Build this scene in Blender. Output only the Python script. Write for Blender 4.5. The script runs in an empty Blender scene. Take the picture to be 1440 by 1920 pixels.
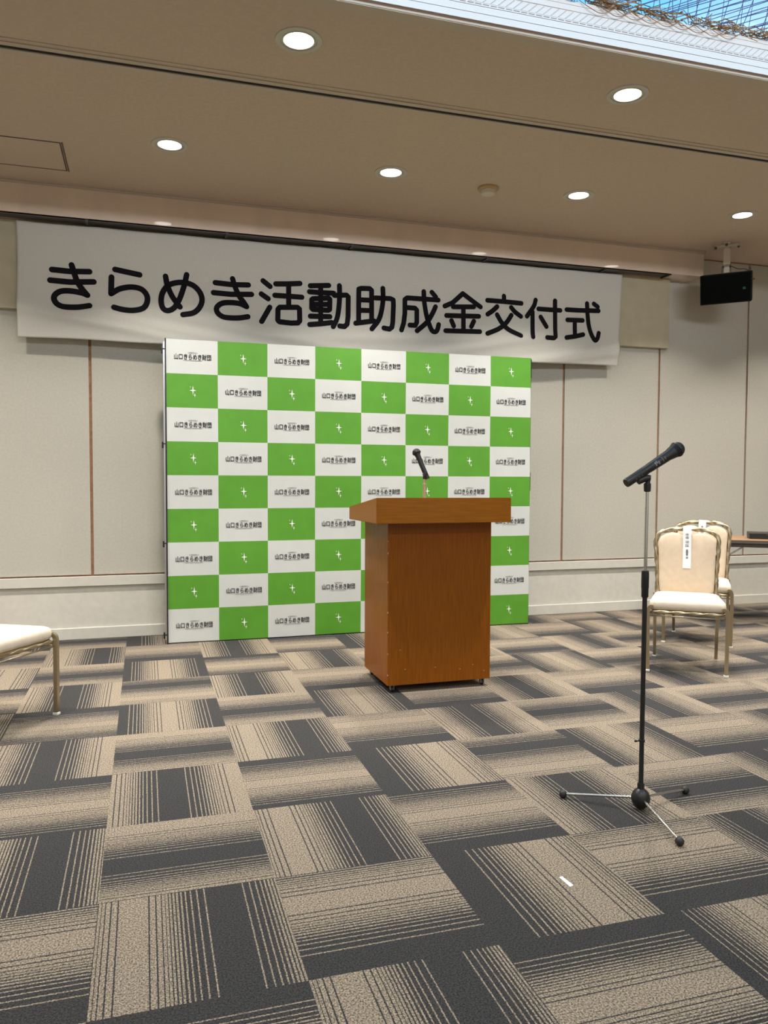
import bpy, bmesh, math, random
from math import sin, cos, pi, radians, sqrt
from mathutils import Vector, Matrix

random.seed(7)
SC = bpy.context.scene
COL = SC.collection

# ---------------------------------------------------------------- camera, light, exposure
cam_d = bpy.data.cameras.new('camera')
cam_d.sensor_fit = 'VERTICAL'
cam_d.sensor_height = 24.0
cam_d.lens = 24.0 * 1466.7 / 1920.0
cam_d.clip_start = 0.02
cam = bpy.data.objects.new('camera', cam_d)
COL.objects.link(cam)
yaw, pitch, roll = radians(17.037), radians(-2.5155), radians(0.2116)
fwd = Vector((sin(yaw), cos(yaw), 0)); rgt = Vector((cos(yaw), -sin(yaw), 0)); upv = Vector((0, 0, 1))
f2 = fwd * cos(pitch) + upv * sin(pitch)
u2 = upv * cos(pitch) - fwd * sin(pitch)
r3 = rgt * cos(roll) + u2 * sin(roll)
u3 = u2 * cos(roll) - rgt * sin(roll)
cm = Matrix((r3, u3, -f2)).transposed().to_4x4()
cm.translation = Vector((0, 0, 1.2028))
cam.matrix_world = cm
SC.camera = cam
SC.view_settings.view_transform = 'Standard'
SC.view_settings.look = 'None'
SC.view_settings.gamma = 1.0
SC.view_settings.use_curve_mapping = False
SC.view_settings.exposure = -1.0

CEIL = 3.235
WALL = 6.15
LAMP = (1.0, 0.94, 0.86)
FILL_TINT = (0.96, 0.97, 1.0)

world = bpy.data.worlds.new('sky')
SC.world = world
world.use_nodes = True
wn = world.node_tree
wn.nodes.clear()
wo = wn.nodes.new('ShaderNodeOutputWorld')
wb = wn.nodes.new('ShaderNodeBackground')
wtc = wn.nodes.new('ShaderNodeTexCoord')
wnz = wn.nodes.new('ShaderNodeTexNoise'); wnz.inputs['Scale'].default_value = 3.0; wnz.inputs['Detail'].default_value = 4
wrp = wn.nodes.new('ShaderNodeValToRGB')
wrp.color_ramp.elements[0].position = 0.42; wrp.color_ramp.elements[0].color = (0.17, 0.60, 0.95, 1)
wrp.color_ramp.elements[1].position = 0.66; wrp.color_ramp.elements[1].color = (0.75, 0.92, 1.0, 1)
wn.links.new(wtc.outputs['Generated'], wnz.inputs['Vector'])
wn.links.new(wnz.outputs['Fac'], wrp.inputs['Fac'])
wn.links.new(wrp.outputs['Color'], wb.inputs['Color'])
wb.inputs['Strength'].default_value = 2.6
wn.links.new(wb.outputs['Background'], wo.inputs['Surface'])


def area(name, loc, rot, size, power, color, size_y=None, spread=180, shape=None):
    d = bpy.data.lights.new(name, 'AREA')
    d.shape = shape or ('RECTANGLE' if size_y else 'SQUARE')
    d.size = size
    if size_y:
        d.size_y = size_y
    d.energy = power
    d.color = color
    d.spread = radians(spread)
    o = bpy.data.objects.new(name, d)
    o.location = loc
    o.rotation_euler = rot
    COL.objects.link(o)
    return o


DOWN_POWER = 49.0
DOWN_SPREAD = 108
# downlights of the same ceiling grid that lie outside the picture
for x, y in [(-1.254, 5.055), (-2.676, 5.055), (5.848, 5.055), (-1.055, 3.68), (-2.816, 3.68), (4.228, 3.68), (5.989, 3.68)]:
    area('downlight_or_fill', (x, y, CEIL - 0.012), (0, 0, 0), 0.13, DOWN_POWER, LAMP, spread=DOWN_SPREAD, shape='DISK')
for y in (0.3, -1.6, -3.5):  # added fill: larger, wider-beamed unseen lamps above and behind the camera
    for x in (-2.6, -0.8, 1.0, 2.8, 4.6, 6.4):
        area('downlight_or_fill', (x, y, CEIL - 0.012), (0, 0, 0), 0.16, DOWN_POWER * 0.7, LAMP, spread=160, shape='DISK')
# unseen fill panel behind the camera; the wall there has no window
area('rear_fill', (1.5, -5.0, 1.55), (radians(90), 0, 0), 8.0, 62.0, FILL_TINT, size_y=2.2)
# added light inside the skylight well, brightening the mouldings on its far side
area('well_fill', (2.0, 0.98, 3.40), (radians(90), 0, 0), 6.4, 46.0, (0.93, 0.96, 1.0), size_y=0.08, spread=70)


# ---------------------------------------------------------------- materials
def mat(name, color, rough=0.6, metal=0.0, coat=0.0, coat_rough=0.05, spec=0.5, emis=None, emis_s=0.0):
    m = bpy.data.materials.new(name)
    m.use_nodes = True
    b = m.node_tree.nodes['Principled BSDF']
    b.inputs['Base Color'].default_value = (*color, 1)
    b.inputs['Roughness'].default_value = rough
    b.inputs['Metallic'].default_value = metal
    b.inputs['Coat Weight'].default_value = coat
    b.inputs['Coat Roughness'].default_value = coat_rough
    b.inputs['Specular IOR Level'].default_value = spec
    if emis:
        b.inputs['Emission Color'].default_value = (*emis, 1)
        b.inputs['Emission Strength'].default_value = emis_s
    return m


def speckle(m, scale, amount, color, stretch=None, bump=0.0, bump_scale=None, detail=3):
    """vary the base colour with noise between color*(1-amount) and color*(1+amount)"""
    nt = m.node_tree
    b = nt.nodes['Principled BSDF']
    tc = nt.nodes.new('ShaderNodeTexCoord')
    mp = nt.nodes.new('ShaderNodeMapping')
    if stretch:
        mp.inputs['Scale'].default_value = stretch
    nz = nt.nodes.new('ShaderNodeTexNoise')
    nz.inputs['Scale'].default_value = scale
    nz.inputs['Detail'].default_value = detail
    rp = nt.nodes.new('ShaderNodeValToRGB')
    rp.color_ramp.elements[0].position = 0.3
    rp.color_ramp.elements[1].position = 0.7
    rp.color_ramp.elements[0].color = (*[c * (1 - amount) for c in color], 1)
    rp.color_ramp.elements[1].color = (*[min(1, c * (1 + amount)) for c in color], 1)
    nt.links.new(tc.outputs['Object'], mp.inputs['Vector'])
    nt.links.new(mp.outputs['Vector'], nz.inputs['Vector'])
    nt.links.new(nz.outputs['Fac'], rp.inputs['Fac'])
    nt.links.new(rp.outputs['Color'], b.inputs['Base Color'])
    if bump:
        n2 = nt.nodes.new('ShaderNodeTexNoise')
        n2.inputs['Scale'].default_value = bump_scale or scale
        n2.inputs['Detail'].default_value = 4
        bp = nt.nodes.new('ShaderNodeBump')
        bp.inputs['Strength'].default_value = bump
        bp.inputs['Distance'].default_value = 0.002
        nt.links.new(mp.outputs['Vector'], n2.inputs['Vector'])
        nt.links.new(n2.outputs['Fac'], bp.inputs['Height'])
        nt.links.new(bp.outputs['Normal'], b.inputs['Normal'])
    return m


def noisy(name, color, rough, scale, amount, stretch=None, bump=0.0, bump_scale=None, **k):
    return speckle(mat(name, color, rough, **k), scale, amount, color, stretch, bump, bump_scale)


M = {}
M['wall'] = noisy('wall_cloth', (0.495, 0.475, 0.41), 0.85, 60, 0.05, bump=0.25, bump_scale=300)
M['dado'] = noisy('dado_paint', (0.62, 0.595, 0.53), 0.7, 25, 0.04, bump=0.15, bump_scale=120)
M['rail'] = noisy('rail_paint', (0.62, 0.60, 0.54), 0.55, 20, 0.03)
M['gap'] = noisy('seam_wood', (0.36, 0.185, 0.095), 0.7, 40, 0.2)
M['bulk'] = noisy('bulkhead_paint', (0.70, 0.57, 0.46), 0.5, 7, 0.05, stretch=(1, 1, 0.15), coat=1.0, coat_rough=0.03)
M['ceil'] = noisy('ceiling_paint', (0.56, 0.46, 0.36), 0.9, 50, 0.04, bump=0.2, bump_scale=250)
M['ctrim'] = mat('ceiling_trim_paint', (0.52, 0.45, 0.36), 0.6)
M['dark'] = mat('slot_shade', (0.008, 0.007, 0.006), 0.8)
M['darkrail'] = mat('dark_rail', (0.045, 0.038, 0.03), 0.5)
M['board'] = noisy('board_surface', (0.45, 0.40, 0.28), 0.8, 9, 0.06, bump=0.2, bump_scale=80)
M['edge'] = mat('board_edge', (0.10, 0.08, 0.06), 0.8)
M['white'] = mat('white_paint', (0.80, 0.79, 0.77), 0.5)
M['whitefine'] = mat('white_line', (0.30, 0.25, 0.24), 0.7)
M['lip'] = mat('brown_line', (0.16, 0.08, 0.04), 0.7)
M['cloth'] = noisy('banner_cloth', (0.555, 0.54, 0.49), 0.9, 90, 0.03, bump=0.15, bump_scale=500)
M['ink'] = mat('black_ink', (0.006, 0.005, 0.007), 0.8, spec=0.15)
M['green'] = noisy('green_print', (0.088, 0.30, 0.018), 0.6, 8, 0.05, bump=0.1, bump_scale=30)
M['pwhite'] = noisy('white_print', (0.58, 0.60, 0.58), 0.6, 8, 0.02, bump=0.1, bump_scale=30)
M['star'] = mat('star_print', (0.86, 0.90, 0.82), 0.6)
M['logo'] = mat('logo_print', (0.015, 0.017, 0.015), 0.6)
M['logothin'] = mat('logo_print_thin', (0.14, 0.14, 0.14), 0.6)
M['silver'] = mat('silver_metal', (0.62, 0.61, 0.60), 0.3, 1.0)
M['blackp'] = mat('black_plastic', (0.012, 0.012, 0.013), 0.4)
M['black'] = noisy('black_paint', (0.014, 0.014, 0.015), 0.35, 30, 0.2)
M['mesh'] = noisy('mic_mesh', (0.02, 0.021, 0.022), 0.5, 900, 0.9, metal=0.6, bump=0.9, bump_scale=900)
M['chrome'] = mat('chrome', (0.60, 0.59, 0.57), 0.2, 1.0)
M['rubber'] = noisy('black_rubber', (0.014, 0.016, 0.017), 0.55, 120, 0.5)
M['hub'] = noisy('chipped_hub', (0.012, 0.012, 0.012), 0.35, 60, 0.5)
M['champ'] = mat('champagne_metal', (0.46, 0.38, 0.25), 0.33, 0.9)
M['cream'] = noisy('cream_fabric', (0.66, 0.53, 0.39), 0.9, 30, 0.05, bump=0.3, bump_scale=400)
M['cream_seat'] = noisy('pale_cream_fabric', (0.70, 0.61, 0.49), 0.9, 30, 0.05, bump=0.3, bump_scale=400)
M['cap'] = mat('clear_cap', (0.75, 0.74, 0.70), 0.4)
M['paper'] = mat('white_paper', (0.88, 0.88, 0.90), 0.7)
M['beige_metal'] = mat('beige_metal', (0.56, 0.47, 0.34), 0.35, 0.7)
M['spk'] = mat('speaker_black', (0.004, 0.0045, 0.005), 0.6, spec=0.15)
M['spkg'] = noisy('speaker_grille', (0.003, 0.0035, 0.004), 0.9, 400, 0.6, spec=0.1)
M['bracket'] = mat('bracket_white', (0.62, 0.57, 0.47), 0.5)
M['tabletop'] = noisy('table_wood', (0.33, 0.19, 0.10), 0.35, 6, 0.15, stretch=(1, 12, 1))
M['tableedge'] = mat('table_edge', (0.10, 0.085, 0.07), 0.5)
M['steel'] = mat('steel', (0.42, 0.42, 0.40), 0.35, 0.9)
M['twig'] = noisy('dry_stem', (0.33, 0.17, 0.07), 0.8, 30, 0.4)
M['leaf'] = noisy('dry_leaf', (0.62, 0.45, 0.25), 0.8, 40, 0.4)
M['net'] = mat('net_wire', (0.20, 0.19, 0.48), 0.6)
M['lamp'] = mat('lamp_glass', (0.9, 0.9, 0.9), 0.4, emis=(1.0, 0.95, 0.86), emis_s=20.0)
M['trimring'] = mat('lamp_ring', (0.52, 0.49, 0.42), 0.35, 0.0)
M['base_ochre'] = mat('detector_base', (0.50, 0.36, 0.17), 0.5)
M['detector'] = mat('detector_cap', (0.62, 0.56, 0.45), 0.5)
M['led'] = mat('teal_badge', (0.02, 0.08, 0.08), 0.4)
M['chip'] = mat('chipped_edge', (0.62, 0.44, 0.25), 0.8)


def wood(name, c1, c2, axis):
    m = mat(name, c1, 0.45, coat=0.12, coat_rough=0.12, spec=0.2)
    nt = m.node_tree
    b = nt.nodes['Principled BSDF']
    tc = nt.nodes.new('ShaderNodeTexCoord')
    mp = nt.nodes.new('ShaderNodeMapping')
    s = [90, 90, 90]
    s[axis] = 3
    mp.inputs['Scale'].default_value = s
    nz = nt.nodes.new('ShaderNodeTexNoise')
    nz.inputs['Scale'].default_value = 2.2
    nz.inputs['Detail'].default_value = 5
    nz.inputs['Distortion'].default_value = 0.4
    rp = nt.nodes.new('ShaderNodeValToRGB')
    rp.color_ramp.elements[0].position = 0.3
    rp.color_ramp.elements[0].color = (*c1, 1)
    rp.color_ramp.elements[1].position = 0.72
    rp.color_ramp.elements[1].color = (*c2, 1)
    nt.links.new(tc.outputs['Object'], mp.inputs['Vector'])
    nt.links.new(mp.outputs['Vector'], nz.inputs['Vector'])
    nt.links.new(nz.outputs['Fac'], rp.inputs['Fac'])
    nt.links.new(rp.outputs['Color'], b.inputs['Base Color'])
    return m


M['wood_v'] = wood('walnut_vertical', (0.20, 0.053, 0.0008), (0.30, 0.090, 0.002), 2)
M['wood_h'] = wood('walnut_horizontal', (0.225, 0.070, 0.001), (0.31, 0.106, 0.003), 0)


def glass():
    m = bpy.data.materials.new('skylight_glass')
    m.use_nodes = True
    nt = m.node_tree
    nt.nodes.clear()
    o = nt.nodes.new('ShaderNodeOutputMaterial')
    mx = nt.nodes.new('ShaderNodeMixShader')
    t = nt.nodes.new('ShaderNodeBsdfTransparent'); t.inputs['Color'].default_value = (0.95, 0.98, 1, 1)
    g = nt.nodes.new('ShaderNodeBsdfGlossy'); g.inputs['Roughness'].default_value = 0.02
    mx.inputs[0].default_value = 0.05
    nt.links.new(t.outputs[0], mx.inputs[1])
    nt.links.new(g.outputs[0], mx.inputs[2])
    nt.links.new(mx.outputs[0], o.inputs['Surface'])
    return m


M['glass'] = glass()


def carpet_mat():
    m = mat('carpet_tiles', (0.3, 0.3, 0.3), 0.95, spec=0.15)
    nt = m.node_tree
    N = nt.nodes.new
    L = nt.links.new
    b = nt.nodes['Principled BSDF']
    uv = N('ShaderNodeUVMap'); uv.uv_map = 'stripes'
    sp = N('ShaderNodeSeparateXYZ')
    L(uv.outputs['UV'], sp.inputs[0])
    tc = N('ShaderNodeTexCoord')
    jit = N('ShaderNodeTexNoise'); jit.inputs['Scale'].default_value = 170; jit.inputs['Detail'].default_value = 1
    L(tc.outputs['Object'], jit.inputs['Vector'])
    ja = N('ShaderNodeMath'); ja.operation = 'MULTIPLY_ADD'
    ja.inputs[1].default_value = 0.007; ja.inputs[2].default_value = -0.0035
    L(jit.outputs['Fac'], ja.inputs[0])
    ad = N('ShaderNodeMath'); ad.operation = 'ADD'
    L(sp.outputs['X'], ad.inputs[0]); L(ja.outputs[0], ad.inputs[1])
    # distance from the middle of the dark band, 0..0.5 of a tile, mirrored
    fr = N('ShaderNodeMath'); fr.operation = 'FRACT'
    L(ad.outputs[0], fr.inputs[0])
    sb = N('ShaderNodeMath'); sb.operation = 'SUBTRACT'; sb.inputs[1].default_value = 0.5
    L(fr.outputs[0], sb.inputs[0])
    ab = N('ShaderNodeMath'); ab.operation = 'ABSOLUTE'
    L(sb.outputs[0], ab.inputs[0])
    iv = N('ShaderNodeMath'); iv.operation = 'MULTIPLY_ADD'
    iv.inputs[1].default_value = -2.0; iv.inputs[2].default_value = 1.0
    L(ab.outputs[0], iv.inputs[0])
    rp = N('ShaderNodeValToRGB')
    cr = rp.color_ramp
    cr.interpolation = 'CONSTANT'
    light = [(.107, .1145), (.148, .1555), (.183, .191), (.212, .2205), (.236, .2455), (.257, .268), (.276, .289),
             (.295, .308), (.313, .327), (.331, .347), (.353, .376), (.384, .413), (.421, .6)]
    stops = [(0.0, 0)]
    for a, z in light:
        stops.append((a * 2, 1))
        if z < .5:
            stops.append((z * 2, 0))
    cr.elements[0].position = 0; cr.elements[0].color = (0, 0, 0, 1)
    cr.elements[1].position = stops[1][0]; cr.elements[1].color = (1, 1, 1, 1)
    for pos, v in stops[2:]:
        e = cr.elements.new(pos); e.color = (v, v, v, 1)
    L(iv.outputs[0], rp.inputs['Fac'])
    n1 = N('ShaderNodeTexNoise'); n1.inputs['Scale'].default_value = 210; n1.inputs['Detail'].default_value = 3
    n1.inputs['Roughness'].default_value = 0.75
    L(tc.outputs['Object'], n1.inputs['Vector'])
    cb = N('ShaderNodeValToRGB'); cd = N('ShaderNodeValToRGB')
    cb.color_ramp.elements[0].position = 0.40; cb.color_ramp.elements[0].color = (0.075, 0.062, 0.048, 1)
    cb.color_ramp.elements[1].position = 0.60; cb.color_ramp.elements[1].color = (0.40, 0.33, 0.25, 1)
    cd.color_ramp.elements[0].position = 0.40; cd.color_ramp.elements[0].color = (0.019, 0.0185, 0.019, 1)
    cd.color_ramp.elements[1].position = 0.60; cd.color_ramp.elements[1].color = (0.060, 0.059, 0.060, 1)
    L(n1.outputs['Fac'], cb.inputs['Fac']); L(n1.outputs['Fac'], cd.inputs['Fac'])
    mx = N('ShaderNodeMix'); mx.data_type = 'RGBA'
    L(rp.outputs['Color'], mx.inputs[0])
    L(cd.outputs['Color'], mx.inputs[6]); L(cb.outputs['Color'], mx.inputs[7])
    L(mx.outputs[2], b.inputs['Base Color'])
    bp = N('ShaderNodeBump'); bp.inputs['Strength'].default_value = 0.4; bp.inputs['Distance'].default_value = 0.003
    L(n1.outputs['Fac'], bp.inputs['Height']); L(bp.outputs['Normal'], b.inputs['Normal'])
    return m


M['carpet'] = carpet_mat()


# ---------------------------------------------------------------- mesh helpers
def obj(name, bm, mats, parent=None, smooth=False, auto=None):
    me = bpy.data.meshes.new(name)
    bmesh.ops.recalc_face_normals(bm, faces=bm.faces)
    bm.to_mesh(me)
    bm.free()
    for m in (mats if isinstance(mats, (list, tuple)) else [mats]):
        me.materials.append(M[m] if isinstance(m, str) else m)
    if smooth:
        for p in me.polygons:
            p.use_smooth = True
        if auto is not None:
            me.set_sharp_from_angle(angle=radians(auto))
    o = bpy.data.objects.new(name, me)
    COL.objects.link(o)
    if parent:
        o.parent = parent
    return o


def thing(name, label, cat, loc=(0, 0, 0), rotz=0, group=None):
    o = bpy.data.objects.new(name, None)
    o.empty_display_size = 0.1
    COL.objects.link(o)
    o.location = loc
    o.rotation_euler = (0, 0, rotz)
    o['label'] = label
    o['category'] = cat
    if group:
        o['group'] = group
    return o


def tag(o, label, cat, group=None, kind=None):
    o['label'] = label
    o['category'] = cat
    if group:
        o['group'] = group
    if kind:
        o['kind'] = kind
    return o


def struct(o, label, cat):
    o['kind'] = 'structure'
    o['label'] = label
    o['category'] = cat
    return o


def box(bm, x0, x1, y0, y1, z0, z1, mi=0, bev=0.0):
    vs = [bm.verts.new((x, y, z)) for z in (z0, z1) for y in (y0, y1) for x in (x0, x1)]
    fs = [(0, 2, 3, 1), (4, 5, 7, 6), (0, 1, 5, 4), (2, 6, 7, 3), (0, 4, 6, 2), (1, 3, 7, 5)]
    faces = []
    for f in fs:
        fa = bm.faces.new([vs[i] for i in f]); fa.material_index = mi
        faces.append(fa)
    if bev:
        es = list({e for f in faces for e in f.edges})
        r = bmesh.ops.bevel(bm, geom=es, offset=bev, segments=2, affect='EDGES', profile=0.5)
        for f in r['faces']:
            f.material_index = mi
    return vs


def lathe(bm, prof, seg=24, mi=0, origin=(0, 0, 0), axis=None):
    """prof: list of (radius, height) turned about local z (or about `axis`)"""
    o = Vector(origin)
    if axis is None:
        q = Matrix.Identity(3)
    else:
        q = Vector((0, 0, 1)).rotation_difference(Vector(axis).normalized()).to_matrix()
    rings = []
    for r, h in prof:
        if r < 1e-6:
            rings.append([bm.verts.new(o + q @ Vector((0, 0, h)))])
        else:
            rings.append([bm.verts.new(o + q @ Vector((r * cos(2 * pi * k / seg), r * sin(2 * pi * k / seg), h))) for k in range(seg)])
    for a, b in zip(rings, rings[1:]):
        for k in range(seg):
            k2 = (k + 1) % seg
            if len(a) == 1 and len(b) == 1:
                continue
            if len(a) == 1:
                f = bm.faces.new((a[0], b[k], b[k2]))
            elif len(b) == 1:
                f = bm.faces.new((a[k], b[0], a[k2]))
            else:
                f = bm.faces.new((a[k], b[k], b[k2], a[k2]))
            f.material_index = mi
    for rg in (rings[0], rings[-1]):
        if len(rg) > 2:
            try:
                f = bm.faces.new(rg); f.material_index = mi
            except ValueError:
                pass


def tube(bm, pts, r, seg=10, mi=0, lobes=0, lobe_amp=0.25, twist=0.0, closed=False, square=False):
    P = [Vector(p) for p in pts]
    n = len(P)
    ref = None
    rings = []
    s = 0.0
    for i in range(n):
        if i:
            s += (P[i] - P[i - 1]).length
        a = P[(i - 1) % n] if (closed or i > 0) else P[i]
        b = P[(i + 1) % n] if (closed or i < n - 1) else P[i]
        t = (b - a).normalized()
        if ref is None:
            ref = t.orthogonal().normalized()
            if square:
                g = Vector((0, 1, 0)) if abs(t.y) < 0.9 else Vector((1, 0, 0))
                ref = (g - t * g.dot(t)).normalized()
        ref = (ref - t * ref.dot(t)).normalized()
        bn = t.cross(ref)
        rr = r[i] if isinstance(r, (list, tuple)) else r
        ring = []
        for k in range(seg):
            th = 2 * pi * k / seg + (pi / 4 if square else 0)
            q = rr * (1 + (lobe_amp * cos(lobes * (th + twist * s)) if lobes else 0))
            if square:
                c_, s_ = cos(th), sin(th)
                q = rr / max(abs(c_), abs(s_)) ** 0.8
            ring.append(bm.verts.new(P[i] + (ref * cos(th) + bn * sin(th)) * q))
        rings.append(ring)
    m = n if closed else n - 1
    for i in range(m):
        a, b = rings[i], rings[(i + 1) % n]
        for k in range(seg):
            k2 = (k + 1) % seg
            f = bm.faces.new((a[k], b[k], b[k2], a[k2])); f.material_index = mi
    if not closed:
        for rg in (rings[0], rings[-1]):
            f = bm.faces.new(rg); f.material_index = mi


def smooth_path(pts, n=10):
    P = [Vector(p) for p in pts]
    out = []
    for i in range(len(P) - 1):
        p0 = P[i - 1] if i else P[i] * 2 - P[i + 1]
        p1, p2 = P[i], P[i + 1]
        p3 = P[i + 2] if i + 2 < len(P) else P[i + 1] * 2 - P[i]
        for k in range(n):
            t = k / n
            out.append(0.5 * ((2 * p1) + (p2 - p0) * t + (2 * p0 - 5 * p1 + 4 * p2 - p3) * t * t + (3 * p1 - p0 - 3 * p2 + p3) * t ** 3))
    out.append(P[-1])
    return out


def dup(root, loc, rotz, label):
    r = root.copy()
    COL.objects.link(r)
    r.location = loc
    r.rotation_euler = (0, 0, rotz)
    r['label'] = label
    for ch in list(root.children):
        c = ch.copy(); COL.objects.link(c); c.parent = r
        for g in list(ch.children):
            d = g.copy(); COL.objects.link(d); d.parent = c
    return r


# ================================================================ SETTING
X0, X1, YB = -3.6, 7.2, -5.2
# floor of half-metre carpet tiles: one mesh, one face per tile, UV runs across the stripes
GX, GY = -0.1345, 1.7925
DARK = {(1, -1): .685, (0, -1): .97, (2, -1): .945, (3, -1): 0.0, (0, 0): .69, (1, 0): .08, (2, 0): .115, (3, 0): .08, (4, 0): .3,
        (-1, 0): .08, (-1, 1): .68, (0, 1): .42, (1, 1): .68, (2, 1): .05, (3, 1): .465, (4, 1): .41, (-1, 2): .94, (0, 2): .455,
        (1, 2): .975, (2, 2): .107, (3, 2): .67, (4, 2): 0.0, (5, 2): .1, (-1, 3): .46, (0, 3): .42, (1, 3): .68, (2, 3): .11,
        (3, 3): .455, (4, 3): .53, (5, 3): .44, (6, 3): .4, (-1, 4): .92, (0, 4): .99, (1, 4): .43, (2, 4): .97, (3, 4): .08,
        (4, 4): .43, (5, 4): .12, (6, 4): .45, (7, 4): .5, (-1, 5): .47, (0, 5): .72, (1, 5): .44, (2, 5): .1, (3, 5): .0,
        (4, 5): .5, (5, 5): 0.0, (6, 5): .3, (7, 5): .1, (8, 5): .1, (-1, 6): .43, (0, 6): .99, (1, 6): .95, (2, 6): .66,
        (3, 6): .1, (4, 6): .5, (5, 6): .2, (6, 6): .6, (7, 6): .5, (-1, 7): .7, (0, 7): .1, (1, 7): .47, (2, 7): .95,
        (3, 7): .1, (-1, 8): .5, (0, 8): .1}
bm = bmesh.new()
uvl = bm.loops.layers.uv.new('stripes')
rnd = random.Random(11)
vcache = {}


def fv(i, j):
    if (i, j) not in vcache:
        x = min(max(GX + .5 * i, X0), X1); y = min(max(GY + .5 * j, YB), WALL + .02)
        vcache[(i, j)] = bm.verts.new((x, y, 0))
    return vcache[(i, j)]


for i in range(-7, 15):
    for j in range(-14, 9):
        c = DARK.get((i, j), rnd.choice([.08, .12, .45, .68, .95, .42, .1, .5]))
        k = 1.0
        if .075 < c < .125:
            k, c = .82, c - .02
        f = bm.faces.new((fv(i, j), fv(i + 1, j), fv(i + 1, j + 1), fv(i, j + 1)))
        for lp in f.loops:
            x, y = lp.vert.co.x, lp.vert.co.y
            fx = (x - GX) / .5 - i
            fy = (y - GY) / .5 - j
            lp[uvl].uv = (k * ((fx - c) if (i + j) % 2 == 0 else (fy - c)), fy)
# the ramp input is 0 in the middle of the dark band
fl = obj('floor', bm, 'carpet')
struct(fl, 'grey and beige striped carpet tiles laid quarter-turned', 'floor')

# back wall: panels with brown seams, rail, dado
bm = bmesh.new()
box(bm, X0, X1, WALL + .016, WALL + .12, 0, CEIL + .3, 1)
SEAM = [-3.302, -2.325, -1.348, -.372, .605, 1.581, 2.556, 3.532, 4.511, 5.49, 6.467]
edges = [X0] + SEAM + [X1]
for a, b in zip(edges, edges[1:]):
    box(bm, a + .0105, b - .0105, WALL, WALL + .016, .478, CEIL - .012, 0)
box(bm, X0, X1, WALL, WALL + .016, .0, .392, 2)
w = obj('wall_back', bm, ['wall', 'gap', 'dado'])
struct(w, 'beige panelled back wall with thin brown seams', 'wall')
bm = bmesh.new()
box(bm, X0, X1, WALL - .020, WALL + .016, .395, .466, 0, .002)
struct(obj('trim_1', bm, 'rail'), 'narrow beige rail under the wall panels', 'trim')
bm = bmesh.new()
box(bm, X0, X1, WALL - .014, WALL + .016, 0, .086, 0, .004)
struct(obj('baseboard_back', bm, 'rail'), 'beige skirting board along the back wall', 'baseboard')
# other walls of the hall, outside the picture
for nm, lab, b in [('wall_left', 'beige side wall at the left end of the hall', (X0 - .1, X0, YB, WALL + .1)),
                   ('wall_right', 'beige side wall at the right end of the hall', (X1, X1 + .1, YB, WALL + .1)),
                   ('wall_front', 'beige wall behind the photographer', (X0, X1, YB - .1, YB))]:
    bm = bmesh.new(); box(bm, *b, 0, CEIL + .3)
    struct(obj(nm, bm, 'wall'), lab, 'wall')

# ceiling with the partition slot and the skylight opening
HX0, HX1, HY0, HY1 = -1.6, 5.6, 0.9, 3.33
SL = 4.152
bm = bmesh.new()
TH = .10
box(bm, X0, X1, SL + .017, WALL + .1, CEIL, CEIL + TH)
box(bm, X0, X1, HY1 + .04, SL - .017, CEIL, CEIL + TH)
box(bm, X0, X1, YB, HY0, CEIL, CEIL + TH)
box(bm, X0, HX0, HY0, HY1 + .04, CEIL, CEIL + TH)
box(bm, HX1, X1, HY0, HY1 + .04, CEIL, CEIL + TH)
box(bm, X0, X1, SL - .0171, SL + .0171, CEIL + .001, CEIL + TH, 1)  # near-black fill stands in for the shade inside the slot
struct(obj('ceiling', bm, ['ceil', 'dark']), 'flat greyish brown ceiling with recessed round lamps', 'ceiling')
bm = bmesh.new()
box(bm, X0, X1, SL - .085, SL - .079, CEIL - .004, CEIL + .01)
box(bm, X0, X1, SL - .048, SL - .0165, CEIL - .005, CEIL - .0005)
box(bm, X0, X1, SL + .0165, SL + .046, CEIL - .005, CEIL - .0005)
struct(obj('trim_2', bm, 'ctrim'), 'partition track with a black slot across the ceiling', 'trim')
# bulkhead
BX, BY, BZ = 4.80, 5.94, 3.01
bm = bmesh.new()
vs = box(bm, X0, BX, BY, WALL + .01, BZ, CEIL + .01, 0)
for v in vs:                                                   # its face leans very slightly into the room
    if v.co.y < BY + .01 and v.co.z > 3.1:
        v.co.y -= .008
struct(obj('trim_3', bm, 'bulk'), 'pinkish beige glossy bulkhead below the ceiling, above the banner', 'bulkhead')
bm = bmesh.new()
box(bm, X0, BX + .008, BY - .016, BY, CEIL - .030, CEIL - .024)
box(bm, X0, BX + .010, BY - .020, BY, CEIL - .012, CEIL)
struct(obj('trim_4', bm, 'ctrim'), 'fine moulding where bulkhead meets ceiling', 'trim')

# skylight well: stepped white mouldings, net and glass
bm = bmesh.new()
Y = HY1
box(bm, HX0, HX1, Y, Y + .045, CEIL - .006, CEIL, 2)            # painted border strip on the ceiling edge
box(bm, HX0, HX1, Y - .004, Y + .06, CEIL - .003, CEIL + .006, 2)
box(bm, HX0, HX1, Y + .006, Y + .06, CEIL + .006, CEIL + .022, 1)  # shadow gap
box(bm, HX0, HX1, Y - .002, Y + .06, CEIL + .022, CEIL + .052, 0)
box(bm, HX0, HX1, Y + .004, Y + .06, CEIL + .052, CEIL + .056, 3)
box(bm, HX0, HX1, Y, Y + .06, CEIL + .056, CEIL + .086, 0)
box(bm, HX0, HX1, Y + .006, Y + .06, CEIL + .086, CEIL + .090, 3)
box(bm, HX0, HX1, Y + .002, Y + .06, CEIL + .090, CEIL + .104, 0)
box(bm, HX0, HX1, Y + .006, Y + .06, CEIL + .104, CEIL + .108, 3)
box(bm, HX0, HX1, Y + .006, Y + .06, CEIL + .108, CEIL + .148, 0)
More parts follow.
